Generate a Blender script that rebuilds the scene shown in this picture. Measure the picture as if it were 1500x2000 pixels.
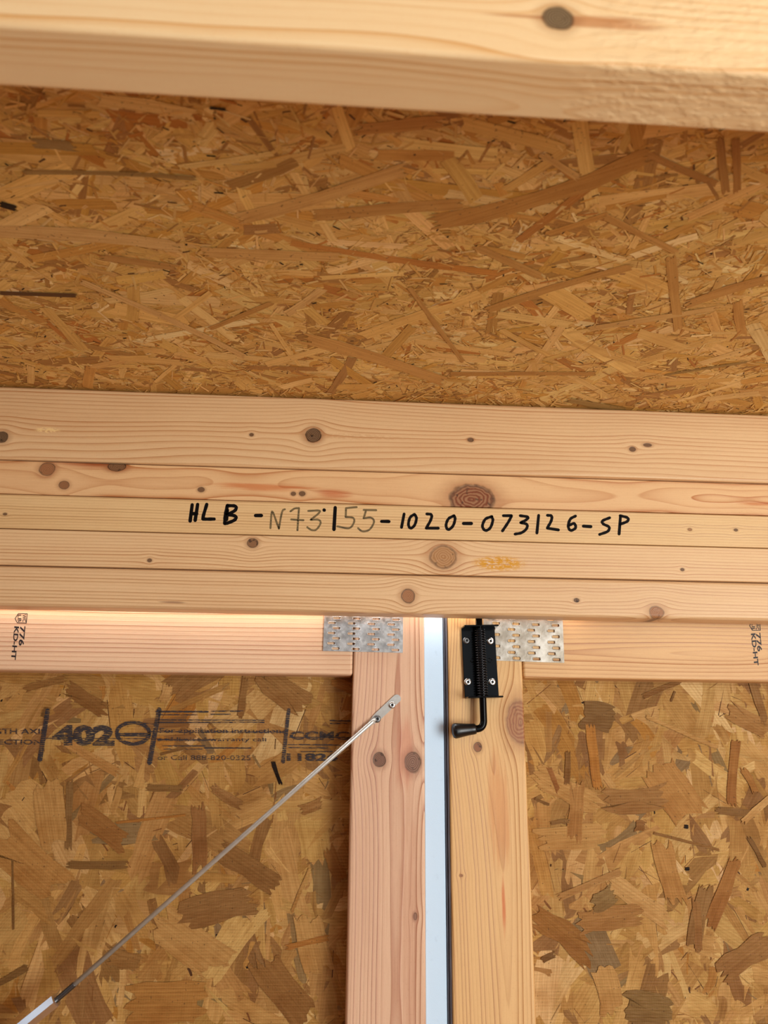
import bpy, bmesh, math, random
from mathutils import Vector, Matrix
random.seed(7)
S = bpy.context.scene
for o in list(bpy.data.objects): bpy.data.objects.remove(o)
COL = S.collection
H0 = 1.75                                    # height of the lens above the floor
# ---------------------------------------------------------------- camera
FPX, PITCH, YAW, ROLL = 1474.0, 0.28031, -0.06428, 0.01041
cp, sp, cy, sy = math.cos(PITCH), math.sin(PITCH), math.cos(YAW), math.sin(YAW)
FW = Vector((-sy*cp, cy*cp, sp)); R0 = Vector((cy, sy, 0)); U0 = R0.cross(FW)
RT = math.cos(ROLL)*R0 + math.sin(ROLL)*U0
UP = -math.sin(ROLL)*R0 + math.cos(ROLL)*U0
EYE = Vector((0, 0, H0))
cam = bpy.data.cameras.new('camera'); cam.sensor_fit = 'VERTICAL'; cam.sensor_height = 24
cam.lens = FPX/2000*24; cam.clip_start = .01; cam.clip_end = 200
cam.dof.use_dof = True; cam.dof.focus_distance = .84; cam.dof.aperture_fstop = 4.6
co = bpy.data.objects.new('camera', cam); COL.objects.link(co)
co.matrix_world = Matrix(((RT.x, UP.x, -FW.x, EYE.x), (RT.y, UP.y, -FW.y, EYE.y), (RT.z, UP.z, -FW.z, EYE.z), (0, 0, 0, 1)))
S.camera = co
# ---------------------------------------------------------------- world, light, exposure
W = bpy.data.worlds.new('daylight'); S.world = W; W.use_nodes = True
wb = W.node_tree.nodes['Background']; wb.inputs[0].default_value = (.80, .90, 1.0, 1); wb.inputs[1].default_value = 1.6
def area(name, loc, target, sx, sy_, power, colour):
    l = bpy.data.lights.new(name, 'AREA'); l.shape = 'RECTANGLE'; l.size = sx; l.size_y = sy_
    l.energy = power; l.color = colour
    o = bpy.data.objects.new(name, l); COL.objects.link(o); o.location = loc
    o.rotation_euler = (Vector(target)-Vector(loc)).to_track_quat('-Z', 'Y').to_euler(); return o
area('daylight_from_open_side', (1.34, -.95, H0-.22), (.05, .80, H0+.20), .75, 1.1, 37, (.99, 1, .95))
area('daylight_through_door_head_gap', (-.06, .8347, H0+.150), (-.06, .8347, H0), .66, .007, .55, (.86, .94, 1))
V = S.view_settings; V.view_transform = 'Standard'; V.look = 'None'; V.exposure = -0.11; V.gamma = 1; V.use_curve_mapping = False
# ---------------------------------------------------------------- planes of the place
D = .7952; ZT = H0+.3631; YD = D+.045; YP = YD+.036     # header face, header top, door face, door panel face
SLOPE = math.tan(math.radians(5))
def ray(px, py): return FW*FPX + RT*(px-750) - UP*(py-1000)
def U(px, py, Y):                            # point of the vertical plane Y seen at a photo pixel
    r = ray(px, py); return EYE + r*(Y/r.y)
def UC(px, py):                              # point of the sloping ceiling
    r = ray(px, py); t = (ZT + D*SLOPE - H0)/(r.z + r.y*SLOPE); return EYE + r*t
def ceil_z(y): return ZT + (D-y)*SLOPE
def UZ(px, py, Z): r = ray(px, py); return EYE + r*((Z-H0)/r.z)
# ---------------------------------------------------------------- helpers
def link(name, me, mat=None, parent=None, loc=None):
    o = bpy.data.objects.new(name, me); COL.objects.link(o)
    if mat is not None and me is not None:
        for m in (mat if isinstance(mat, (list, tuple)) else [mat]): me.materials.append(m)
    if loc is not None: o.location = loc
    if parent is not None:
        o.parent = parent
    return o
def bm_obj(name, bm, mat=None, parent=None, loc=None, smooth=False):
    me = bpy.data.meshes.new(name); bm.to_mesh(me); bm.free()
    if smooth:
        for p in me.polygons: p.use_smooth = True
    return link(name, me, mat, parent, loc)
def tag(o, label, cat, group=None):
    o['label'] = label; o['category'] = cat
    if group: o['group'] = group
def empty(name, loc): o = bpy.data.objects.new(name, None); COL.objects.link(o); o.location = loc; o.empty_display_size = .02; return o
def add_box(bm, lo, hi, bevel=0, seg=3):
    r = bmesh.ops.create_cube(bm, size=1)['verts']
    for v in r: v.co = Vector([(lo[i]+hi[i])/2 + v.co[i]*(hi[i]-lo[i]) for i in range(3)])
    if bevel:
        es = list({e for v in r for e in v.link_edges})
        bmesh.ops.bevel(bm, geom=es, offset=bevel, segments=seg, profile=.5, affect='EDGES')
def board(name, lo, hi, mat, parent=None, bevel=.003, base=None):
    """a length of lumber; its local origin sits at its lower left front corner"""
    lo, hi = Vector(lo), Vector(hi); bm = bmesh.new()
    add_box(bm, (0, 0, 0), hi-lo, bevel)
    o = bm_obj(name, bm, mat, parent, lo-(base or Vector((0, 0, 0))))
    for p in o.data.polygons: p.use_smooth = True
    mod = o.modifiers.new('n', 'WEIGHTED_NORMAL'); return o
def frame_of(d):
    d = d.normalized(); a = Vector((0, 0, 1)) if abs(d.z) < .9 else Vector((1, 0, 0))
    x = d.cross(a).normalized(); return x, d.cross(x).normalized()
def add_tube(bm, pts, rad, n=16, caps=True):
    """swept round tube along points; rad is a number or one per point"""
    rs = rad if isinstance(rad, (list, tuple)) else [rad]*len(pts)
    x, y = frame_of(pts[1]-pts[0]); rings = []
    for i, p in enumerate(pts):
        t = (pts[min(i+1, len(pts)-1)]-pts[max(i-1, 0)]).normalized()
        x = (x - t*x.dot(t)).normalized(); y = t.cross(x)
        rings.append([bm.verts.new(p+(x*math.cos(2*math.pi*k/n)+y*math.sin(2*math.pi*k/n))*rs[i]) for k in range(n)])
    for a, b in zip(rings, rings[1:]):
        for k in range(n): bm.faces.new((a[k], a[(k+1) % n], b[(k+1) % n], b[k])).smooth = True
    if caps: bm.faces.new(rings[0][::-1]); bm.faces.new(rings[-1])
# ---------------------------------------------------------------- node expression language
class G:
    def __init__(s, name):
        s.m = bpy.data.materials.new(name); s.m.use_nodes = True; s.t = s.m.node_tree
        s.p = s.t.nodes['Principled BSDF']
    def n(s, t, **k):
        x = s.t.nodes.new(t)
        for a, b in k.items(): setattr(x, a, b)
        return x
    def put(s, sock, v):
        if isinstance(v, X): s.t.links.new(v.s, sock)
        elif isinstance(v, bpy.types.NodeSocket): s.t.links.new(v, sock)
        else: sock.default_value = v
    def f(s, op, *a, clamp=False):
        x = s.n('ShaderNodeMath', operation=op); x.use_clamp = clamp
        for i, v in enumerate(a): s.put(x.inputs[i], v)
        return X(s, x.outputs[0])
    def vec(s, a, b, c):
        x = s.n('ShaderNodeCombineXYZ')
        for i, v in enumerate((a, b, c)): s.put(x.inputs[i], v)
        return x.outputs[0]
    def noise(s, v, scale=1, detail=2, rough=.5, dim=None):
        x = s.n('ShaderNodeTexNoise'); s.put(x.inputs['Vector'], v)
        x.inputs['Scale'].default_value = scale; x.inputs['Detail'].default_value = detail; x.inputs['Roughness'].default_value = rough
        return X(s, x.outputs['Fac'])
    def ramp(s, v, lo, hi, smooth=True):
        x = s.n('ShaderNodeMapRange'); x.interpolation_type = 'SMOOTHSTEP' if smooth else 'LINEAR'
        for i, a in enumerate((v, lo, hi, 0., 1.)): s.put(x.inputs[i], a)
        return X(s, x.outputs[0])
    def mix(s, f, a, b, kind='MIX'):
        x = s.n('ShaderNodeMix', data_type='RGBA', blend_type=kind)
        s.put(x.inputs[0], f)
        for i, v in ((6, a), (7, b)): s.put(x.inputs[i], v)
        return x.outputs[2]
    def bump(s, h, dist, strength=1, nrm=None):
        x = s.n('ShaderNodeBump'); s.put(x.inputs['Height'], h); x.inputs['Distance'].default_value = dist; x.inputs['Strength'].default_value = strength
        if nrm is not None: s.put(x.inputs['Normal'], nrm)
        return x.outputs[0]
class X:
    def __init__(s, g, sock): s.g, s.s = g, sock
    def __add__(s, o): return s.g.f('ADD', s, o)
    __radd__ = __add__
    def __sub__(s, o): return s.g.f('SUBTRACT', s, o)
    def __rsub__(s, o): return s.g.f('SUBTRACT', o, s)
    def __mul__(s, o): return s.g.f('MULTIPLY', s, o)
    __rmul__ = __mul__
    def __truediv__(s, o): return s.g.f('DIVIDE', s, o)
    def __rtruediv__(s, o): return s.g.f('DIVIDE', o, s)
def rgb(r, g, b):
    f = lambda c: (c/255/12.92) if c/255 <= .04045 else ((c/255+.055)/1.055)**2.4
    return (f(r), f(g), f(b), 1)
def simple(name, col, rough=.5, metal=0, **k):
    g = G(name); g.p.inputs['Base Color'].default_value = col; g.p.inputs['Roughness'].default_value = rough; g.p.inputs['Metallic'].default_value = metal
    for a, b in k.items(): g.p.inputs[a].default_value = b
    return g.m
def wood(name, early, late, axis='x', vc=-.08, wc=.05, taper=.02, freq=170, wave=.006, knots=(), fine=1., patch=None, stains=(),
         late_amt=.75, rough=.5, seed=0., relief=.00025, chips=None, wavesc=2.2):
    """sawn softwood: annual rings of a tapering log cut by the board, bent round its knots.
    knots: (u, v, radius, stretch, colour, edge darkness) in the board's own metres"""
    g = G(name); tc = g.n('ShaderNodeTexCoord'); sx = g.n('ShaderNodeSeparateXYZ'); g.t.links.new(tc.outputs['Object'], sx.inputs[0])
    x, y, z = (X(g, sx.outputs[i]) for i in range(3))
    u, v = (x, z) if axis == 'x' else (z, x)
    w = y
    low = g.noise(g.vec(u*wavesc+seed, v*7+seed*1.7, w*7), 1, 2, .5) - .5
    mid = g.noise(g.vec(u*9+seed, v*30, w*30+seed), 1, 2, .5) - .5
    vv = v
    masks = []
    for i, (ku, kv, kr, ks, kc, kd) in enumerate(knots):
        du = (u-ku)/ks; dv = v-kv
        wob = (g.noise(g.vec(u*90+i*7, v*90, 0.), 1, 2)-.5)*(kr*.4)
        r2 = du*du + dv*dv
        vv = vv - dv*(kr*kr*1.9)/(r2*.55 + kr*kr*1.3)*1.0
        masks.append((g.f('SQRT', r2)+wob, kr, kc, kd, du, dv))
    a = vv - vc; b = w - wc + u*taper + low*wave*4
    ring = g.f('SQRT', a*a + b*b) + low*wave + mid*.0011
    ph = ring*freq
    p = g.f('FRACT', ph)
    cell = g.f('FLOOR', ph)
    amp = g.n('ShaderNodeTexWhiteNoise', noise_dimensions='1D'); g.put(amp.inputs['W'], cell + seed); ampv = X(g, amp.outputs[0])
    prof = (g.f('POWER', p, 5.0)*.85 + g.f('POWER', p, 1.6)*.25) * (1-g.ramp(p, .94, 1.0)) * (.30 + ampv*.95)
    fib = g.noise(g.vec(u*14+seed, v*1100, w*1100), 1, 2, .6)
    big = g.noise(g.vec(u*3.1+seed*2, v*16, w*16), 1, 2, .5)
    fib2 = g.noise(g.vec(u*70, v*420+seed, w*420), 1, 2, .6)
    fac = g.f('MULTIPLY', prof*(late_amt*1.6)*(.55+big*.8) + (fib-.5)*.42*fine + (mid)*.25, 1., clamp=True)
    col = g.mix(fac, early, late)
    col = g.mix(g.ramp(big, .42, .68)*.22, col, g.mix(.55, early, late))
    col = g.mix(g.ramp(fib2, .30, .75)*.10*fine, col, (1, .93, .82, 1), 'SOFT_LIGHT')
    dots = g.noise(g.vec(u*420, v*2300, w*2300), 1, 0)
    col = g.mix(g.ramp(dots, .68, .82)*.20*fine, col, late, 'MULTIPLY')
    for (pu, pv, su, sv, pc, pa) in (patch or ()):
        q = ((u-pu)/su)*((u-pu)/su) + ((v-pv)/sv)*((v-pv)/sv)
        nz = g.noise(g.vec(u*14+pu*9, v*260, w*90), 1, 3, .6)
        col = g.mix((1-g.ramp(q + (nz-.5)*2.6, .0, 1.3))*pa*.8, col, pc, 'MULTIPLY')
    for (pu, pv, su, sv, pc, pa) in stains:
        q = ((u-pu)/su)*((u-pu)/su) + ((v-pv)/sv)*((v-pv)/sv)
        nz = g.noise(g.vec(u*160, v*420, w*90), 1, 3, .7)
        col = g.mix((1-g.ramp(q, .2, 1.2))*g.ramp(nz, .44, .52)*pa, col, pc)
    hgt = prof*.7 + fib*.35
    for i_k, (r, kr, kc, kd, du, dv) in enumerate(masks):
        halo = 1-g.ramp(r, kr*.9, kr*2.1)
        col = g.mix(halo*.38, col, g.mix(.5, late, kc), 'MULTIPLY')
        ins = 1-g.ramp(r, kr*.88, kr*1.05)
        rings = g.f('SINE', r*(6.283*5/kr))*.5+.5
        kcol = g.mix(rings*.45, kc, g.mix(.6, kc, early))
        cr = g.noise(g.vec(u*170+i_k, v*170, 0.), 1, 2, .4)
        kcol = g.mix(g.ramp(cr, .60, .70)*kd*.8, kcol, (.015, .008, .004, 1))
        col = g.mix(ins, col, kcol)
        edge = (1-g.ramp(g.f('ABSOLUTE', r-kr), kr*.02, kr*.17))*(.3+cr*.9)
        col = g.mix(edge*kd, col, (.035, .016, .008, 1))
        hgt = hgt - ins*.3
    g.put(g.p.inputs['Base Color'], col)
    g.put(g.p.inputs['Roughness'], fac*-.12 + rough)
    nb = g.bump(hgt, relief)
    if chips is not None:
        cn = g.noise(g.vec(u*70, v*190, w*190), 1, 3, .6)
        nb = g.bump(g.ramp(cn, .42, .62)*g.ramp(u, chips, chips+.05)*g.ramp(b+wc, .0005, .004), .0006, .7, nb)
    g.put(g.p.inputs['Normal'], nb)
    g.p.inputs['Specular IOR Level'].default_value = .35
    return g.m
# ---------------------------------------------------------------- OSB strands
def osb_material(name, weave):
    g = G(name)
    at = g.n('ShaderNodeAttribute', attribute_name='tint'); uv = g.n('ShaderNodeUVMap', uv_map='strand')
    s = g.n('ShaderNodeSeparateXYZ'); g.t.links.new(uv.outputs[0], s.inputs[0]); u, v = X(g, s.outputs[0]), X(g, s.outputs[1])
    st = g.noise(g.vec(u*12, v*520, 0.), 1, 3, .62); st2 = g.noise(g.vec(u*40, v*160, 3.), 1, 3, .6)
    tc = g.n('ShaderNodeTexCoord'); o = g.n('ShaderNodeSeparateXYZ'); g.t.links.new(tc.outputs['Object'], o.inputs[0]); x, y, z = (X(g, o.outputs[i]) for i in range(3))
    col = g.mix(g.ramp(st, .28, .72)*.50, at.outputs[0], (.58, .45, .27, 1), 'MULTIPLY')
    col = g.mix(g.ramp(st2, .5, .85)*.35, col, (.52, .37, .20, 1), 'MULTIPLY')
    blot = g.noise(g.vec(x*16, y*16, z*16), 1, 3, .6)
    col = g.mix(g.ramp(blot, .44, .68)*(.50 if weave else .28), col, (.66, .49, .27, 1), 'MULTIPLY')
    sp = g.noise(g.vec(x*330, y*330, z*330), 1, 1)
    col = g.mix(g.ramp(sp, .68, .78)*.6, col, (.10, .05, .02, 1))
    if weave: col = g.mix(1., col, (.88, .83, .76, 1), 'MULTIPLY')
    g.put(g.p.inputs['Base Color'], col); g.p.inputs['Roughness'].default_value = .62 if weave else .45
    g.p.inputs['Specular IOR Level'].default_value = .3
    nb = g.bump(st*.6+st2*.4, .00035)
    if weave:
        wob = g.noise(g.vec(x*8, z*8, 0.), 1, 1)
        h = g.f('SINE', (z + wob*.0006)*(6.2832/.00315)) + g.f('SINE', x*(6.2832/.0024))*.10
        nz = g.noise(g.vec(x*90, z*90, 0.), 1, 2)
        nb = g.bump(h*(nz*.9+.15), .0007, 1, nb)
        cav = g.mix(g.ramp(h, .3, -1.)*.20*nz, col, (.5, .34, .18, 1), 'MULTIPLY'); g.put(g.p.inputs['Base Color'], cav)
    else:
        nz = g.noise(g.vec(x*400, y*400, z*60), 1, 3, .7)
        nb = g.bump(nz, .0004, .6, nb)
    g.put(g.p.inputs['Normal'], nb)
    return g.m
class Strands:
    def __init__(s): s.v, s.f, s.uv, s.c = [], [], [], []
    def add(s, c, ang, L, Wd, tint, h, ragged=.25, bend=0., ends=5):
        """c = (a, b) centre in the panel plane; h = height above the panel face"""
        ca, sa = math.cos(ang), math.sin(ang); n0 = len(s.v); pts = []
        def pt(l, w): return (l, w + bend*(l*l)/(L*L)*4)
        rg = lambda: random.uniform(-1, 1)*ragged*min(Wd, L*.3)
        sk = random.uniform(-.5, .5)*Wd*.7
        for k in range(ends): t = k/(ends-1)-.5; pts.append(pt(L/2+rg()*.8+sk*t, t*Wd))
        for l in (.25, -.05, -.3): pts.append(pt(L*l, Wd/2+rg()*.22))
        sk = random.uniform(-.5, .5)*Wd*.7
        for k in range(ends): t = .5-k/(ends-1); pts.append(pt(-L/2+rg()*.8+sk*t, t*Wd))
        for l in (-.3, 0, .25): pts.append(pt(L*l, -Wd/2+rg()*.22))
        ou, ov = random.uniform(0, 9), random.uniform(0, 9)
        tl = random.uniform(-.00010, .00010)
        n = len(pts)
        cx = s.v; cx.append((c[0], c[1], h))
        for (l, w) in pts: cx.append((c[0]+l*ca-w*sa, c[1]+l*sa+w*ca, h + tl*w/max(Wd, 1e-4)))
        for k in range(n):
            s.f.append((n0, n0+1+k, n0+1+(k+1) % n))
            for q in ((0, 0), pts[k], pts[(k+1) % n]): s.uv.append((q[0]+ou, q[1]+ov))
        s.c += [tint]*(n+1)
    def build(s, name, mapping, mat, parent, loc):
        me = bpy.data.meshes.new(name); me.from_pydata([mapping(*p) for p in s.v], [], s.f)
        a = me.color_attributes.new('tint', 'FLOAT_COLOR', 'POINT'); a.data.foreach_set('color', [q for c in s.c for q in c])
        l = me.uv_layers.new(name='strand'); l.data.foreach_set('uv', [q for c in s.uv for q in c])
        return link(name, me, mat, parent, loc)
def toward(c, d, k): return tuple(c[i]*(1-k)+d[i]*k for i in range(3))+(1,)
def jit(c, a=.12):
    k = 1+random.uniform(-a, a); return (c[0]*k, c[1]*k*(1+random.uniform(-.04, .04)), c[2]*k*(1+random.uniform(-.1, .1)), 1)
TAN, OCH, LGT, BRN, DRK, ORG, GRY, BLK, RED = (rgb(196, 146, 84), rgb(186, 132, 66), rgb(222, 180, 120), rgb(146, 98, 54), rgb(96, 62, 34),
    rgb(176, 110, 40), rgb(128, 104, 74), rgb(34, 22, 14), rgb(150, 86, 44))
LGT2 = rgb(210, 166, 104)
# ---------------------------------------------------------------- ceiling
ceil_mat = osb_material('ceiling_strand_board', False)
osbw = osb_material('textured_strand_board', True)
ox, oy = -1.7, -1.6
def ceil_map(a, b, h): return (a-ox, b-oy, ceil_z(b)-h-(ceil_z(oy)))
bm = bmesh.new(); add_box(bm, (0, 0, 0), (3.4, D+.06-oy, .012))
for v in bm.verts: v.co.z += -v.co.y*SLOPE
ceiling = bm_obj('ceiling', bm, ceil_mat, None, (ox, oy, ceil_z(oy)))
for nm, kind in (('tint', 0),):
    a = ceiling.data.color_attributes.new('tint', 'FLOAT_COLOR', 'POINT'); a.data.foreach_set('color', list(rgb(205, 156, 84))*len(ceiling.data.vertices))
ceiling['kind'] = 'structure'
cs = Strands(); N = 27000
cpal = [(rgb(222,176,100), 6), (rgb(232,188,114), 5), (rgb(210,156,76), 3), (rgb(178,130,70), 2.4), (rgb(236,198,128), 2.2), (rgb(246,214,152), .5), (rgb(192,128,58), .8)]
bag = [c for c, k in cpal for _ in range(int(k*10))]
for i in range(N):
    t = i/N
    near = random.random() < .92
    if near: c = (random.uniform(-.62, .62), random.uniform(.22, D))
    else: c = (random.uniform(-1.65, 1.65), random.uniform(-1.2, D))
    ang = random.gauss(0, .75)
    qq = random.random()
    if t < .12 or qq < .005: L, Wd = random.uniform(.05, .12), random.uniform(.008, .020)
    elif t < .35 or qq < .055: L, Wd = random.uniform(.025, .08), random.uniform(.004, .012)
    else: L, Wd = random.uniform(.003, .020), random.uniform(.0006, .0026)
    if random.random() < .012: L, Wd = random.uniform(.07, .13), random.uniform(.006, .014)
    tint = jit(random.choice(bag), .10)
    if random.random() < .06: tint = jit(DRK if random.random() < .6 else BLK); L = random.uniform(.0015, .007); Wd = random.uniform(.0005, .0016)
    if c[1]+L > D+.02: c = (c[0], c[1]-L*.5)
    cs.add(c, ang, L, Wd, tint, .0002+.0009*t, .3, random.uniform(-.15, .15)*Wd, 3)
o = cs.build('wood_strands', ceil_map, ceil_mat, ceiling, (0, 0, 0)); o['kind'] = 'stuff'
# the strands of the ceiling board that stand out one by one: pixel ends, width in metres, tint, bend
for (x0, y0, x1, y1, wd, tint, bend) in [
    (858, 447, 1262, 322, .017, rgb(176, 118, 52), -.010), (1405, 268, 1418, 372, .005, rgb(138, 82, 30), 0), (1436, 268, 1440, 372, .005, rgb(150, 88, 32), 0),
    (-20, 440, 345, 470, .014, LGT, .006), (165, 545, 480, 690, .008, LGT, .004), (470, 430, 790, 335, .012, rgb(212, 164, 100), -.003), (615, 418, 900, 396, .012, rgb(178, 124, 62), 0),
    (400, 490, 660, 500, .012, rgb(212, 164, 100), 0), (600, 655, 868, 738, .018, rgb(200, 146, 80), .004), (880, 728, 1160, 728, .008, rgb(170, 114, 50), 0),
    (45, 330, 380, 342, .004, rgb(120, 98, 62), .002), (70, 278, 145, 284, .008, rgb(122, 104, 74), 0), (950, 600, 1230, 515, .010, OCH, .003), (930, 480, 1060, 538, .008, rgb(180, 128, 66), 0),
    (1060, 300, 1130, 345, .006, LGT2, 0), (1180, 420, 1320, 490, .006, rgb(190, 136, 72), 0), (800, 560, 905, 705, .005, rgb(178, 126, 66), 0), (1340, 590, 1500, 540, .012, rgb(184, 126, 62), .002), (1310, 500, 1325, 640, .008, OCH, 0),
    (0, 395, 32, 405, .007, BLK, 0), (200, 500, 345, 520, .008, rgb(172, 120, 64), 0), (1150, 640, 1400, 600, .008, LGT2, 0), (410, 640, 530, 590, .006, OCH, 0), (0, 570, 150, 575, .006, DRK, 0),
    (1110, 780, 1220, 800, .010, rgb(128, 108, 66), 0), (410, 208, 442, 211, .0022, BLK, 0), (1300, 730, 1460, 705, .004, rgb(110, 88, 44), 0), (700, 250, 860, 235, .010, rgb(184, 126, 62), 0)]:
    a, b = UC(x0, y0), UC(x1, y1); d = b-a; tint = toward(tint, rgb(214, 166, 92), .0 if tint[0] < .15 else .38); s = Strands(); L = math.hypot(d.x, d.y)
    s.add((0, 0), math.atan2(d.y, d.x), L, wd, tint, .0013, .5, bend, 9)
    mx, my = (a.x+b.x)/2, (a.y+b.y)/2
    s.build('wood_strand', lambda p, q, h: (p, q, -q*SLOPE-h), ceil_mat, ceiling, (mx-ox, my-oy, ceil_z(my)-ceil_z(oy)))
# ---------------------------------------------------------------- the room round the lens, outside the frame
shell = osb_material('wall_strand_board', True)
def wall(name, lo, hi, mat=shell):
    bm = bmesh.new(); add_box(bm, (0, 0, 0), Vector(hi)-Vector(lo)); o = bm_obj(name, bm, mat, None, lo); o['kind'] = 'structure'
    a = o.data.color_attributes.new('tint', 'FLOAT_COLOR', 'POINT'); a.data.foreach_set('color', list(rgb(184, 134, 76))*len(o.data.vertices)); return o
wall('wall_left', (-1.712, oy, 0), (-1.7, D+.09, 2.05)); wall('wall_right', (1.7, oy, 0), (1.712, D+.09, 2.05))
wall('wall_back_added', (-1.7, oy, 0), (.45, oy+.012, 2.06))  # unseen wall, added behind the lens to darken reflections in the bolt
wall('floor', (-1.712, oy, -.02), (1.712, D+.2, 0), wood('floor_boards', rgb(196, 152, 104), rgb(150, 100, 56), 'x', freq=120))
# ---------------------------------------------------------------- the header
EY = rgb(232, 196, 148); LT = rgb(190, 126, 62); EY2 = rgb(230, 192, 144); LT2 = rgb(186, 122, 68)
KB = rgb(84, 46, 22); KT = rgb(150, 98, 54); KR = rgb(120, 60, 30)
XL, XR = -1.7, 1.7
offs = [-.0015, -.0872, -.1253, -.1633, -.2025, -.2451]
HB = D+.034
header = empty('lumber_header', (0, D, ZT-.2451))
tag(header, 'built-up pine header of five stacked boards above the two doors', 'header')
def K(px, py, r, s=1.2, c=KB, d=.8, y=D, z0=0., x0=XL, axis='x'):
    p = U(px, py, y); m = r/1800*(y/.8)
    if axis == 'x': return (p.x-x0, p.z-z0, m, s, c, d)
    return (p.z-z0, p.x-x0, m, s, c, d)
def PZ(px, py, y, z0, x0, w, h, c, a, axis='x'):
    p = U(px, py, y)
    if axis == 'x': return (p.x-x0, p.z-z0, w/1800, h/1800, c, a)
    return (p.z-z0, p.x-x0, w/1800, h/1800, c, a)
zs = [ZT+o for o in offs]
P1 = dict(z0=zs[1]); P2 = dict(z0=zs[2]); P3 = dict(z0=zs[3]); P4 = dict(z0=zs[4]); P5 = dict(z0=zs[5])
mats = [
 wood('pine_top_board', EY2, LT2, vc=-.02, wc=.075, taper=.004, freq=300, wave=.007, seed=1.3, knots=[K(612, 853, 14, 1.1, rgb(74, 42, 22), 1, **P1), K(4, 857, 11, 1.2, rgb(60, 36, 20), 1, **P1),
      K(492, 852, 3.5, 1.2, KB, 1, **P1), K(918, 862, 4, 1.4, KB, .9, **P1), K(1233, 880, 5, 1.3, KB, 1, **P1), K(1262, 872, 4, 2.2, KB, .7, **P1)],
      stains=[PZ(95, 843, D, zs[1], XL, 26, 7, rgb(248, 214, 150), .9), PZ(700, 856, D, zs[1], XL, 120, 7, rgb(190, 136, 84), .3)]),
 wood('pine_knotty_board', rgb(232, 188, 136), rgb(186, 116, 64), vc=.018, wc=.028, taper=.010, freq=150, wave=.018, seed=4.1, wavesc=4, knots=[K(92, 917, 13, 1.1, rgb(140, 84, 48), .7, **P2), K(125, 948, 8, 1.2, rgb(128, 76, 42), .8, **P2),
      K(228, 912, 9, 1.9, rgb(96, 56, 30), .9, **P2), K(393, 957, 5, 1.3, KB, .9, **P2), K(573, 965, 4, 1.2, KB, .9, **P2), K(590, 965, 5, 1.2, KB, .9, **P2), K(922, 976, 30, 1.45, rgb(122, 60, 28), .75, **P2)],
      patch=[PZ(165, 905, D, zs[2], XL, 75, 14, rgb(190, 110, 60), .8), PZ(520, 952, D, zs[2], XL, 110, 9, rgb(222, 140, 66), .8), PZ(650, 965, D, zs[2], XL, 40, 10, rgb(214, 120, 60), .8), PZ(1490, 985, D, zs[2], XL, 60, 5, rgb(214, 140, 70), .8)]),
 wood('pine_lettered_board', rgb(230, 192, 138), rgb(184, 132, 76), vc=-.30, wc=.05, taper=.002, freq=330, wave=.002, seed=2.2, late_amt=.62, knots=[K(10, 1005, 2.5, 1.5, KB, 1, **P3), K(1437, 1036, 3, 1.4, KB, 1, **P3), K(1347, 1035, 3, 1.4, KT, .8, **P3)]),
 wood('pine_round_knot_board', EY2, LT2, vc=-.06, wc=.03, taper=.006, freq=300, wave=.008, seed=7.7, knots=[K(493, 1061, 9, 1.1, rgb(118, 72, 40), .9, **P4), K(866, 1088, 22, 1.15, rgb(168, 118, 70), .55, **P4), K(1333, 1113, 3, 1.3, KB, 1, **P4), K(292, 1095, 3.5, 1.2, KB, 1, **P4)],
      stains=[PZ(975, 1101, D, zs[4], XL, 56, 17, rgb(214, 150, 24), 1.)]),
 wood('pine_bottom_board', rgb(230, 192, 146), rgb(192, 138, 86), vc=-.07, wc=.022, taper=.010, freq=290, wave=.009, seed=9.4, knots=[K(797, 1165, 13, 1.0, rgb(148, 92, 52), .8, **P5), K(1126, 1173, 4, 1.3, KB, 1, **P5), K(1282, 1197, 12, 1.2, rgb(150, 94, 54), .6, **P5)],
      patch=[PZ(340, 1177, D, zs[5], XL, 30, 2.5, rgb(120, 50, 20), .9)]),
]
boards = []
for i in range(5):
    f = [D-.0035, D, D-.0003, D+.0003, D][i]
    boards.append(board('lumber_board', (XL, f, zs[i+1]+.0004), (XR, HB, zs[i]-.0004), mats[i], header, [.0035, .0012, .0012, .0014, .0045][i], header.location))
for b, t in zip(boards, ('wide top board with a dark round knot', 'knotty orange-streaked board', 'fine-grained board with handwritten marker text', 'board with a round cracked knot and yellow smear', 'bottom board with rounded lower edge')): b['label'] = t
# wood behind and above the header so no sky leaks in between the boards and the ceiling
bm = bmesh.new(); add_box(bm, (0, 0, 0), (3.42, .012, ZT+.03-(zs[5]+.05)))
wb_ = bm_obj('wall_front', bm, shell, None, (-1.71, HB+.0005, zs[5]+.05)); wb_['kind'] = 'structure'
a = wb_.data.color_attributes.new('tint', 'FLOAT_COLOR', 'POINT'); a.data.foreach_set('color', list(rgb(184, 134, 76))*len(wb_.data.vertices))
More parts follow.
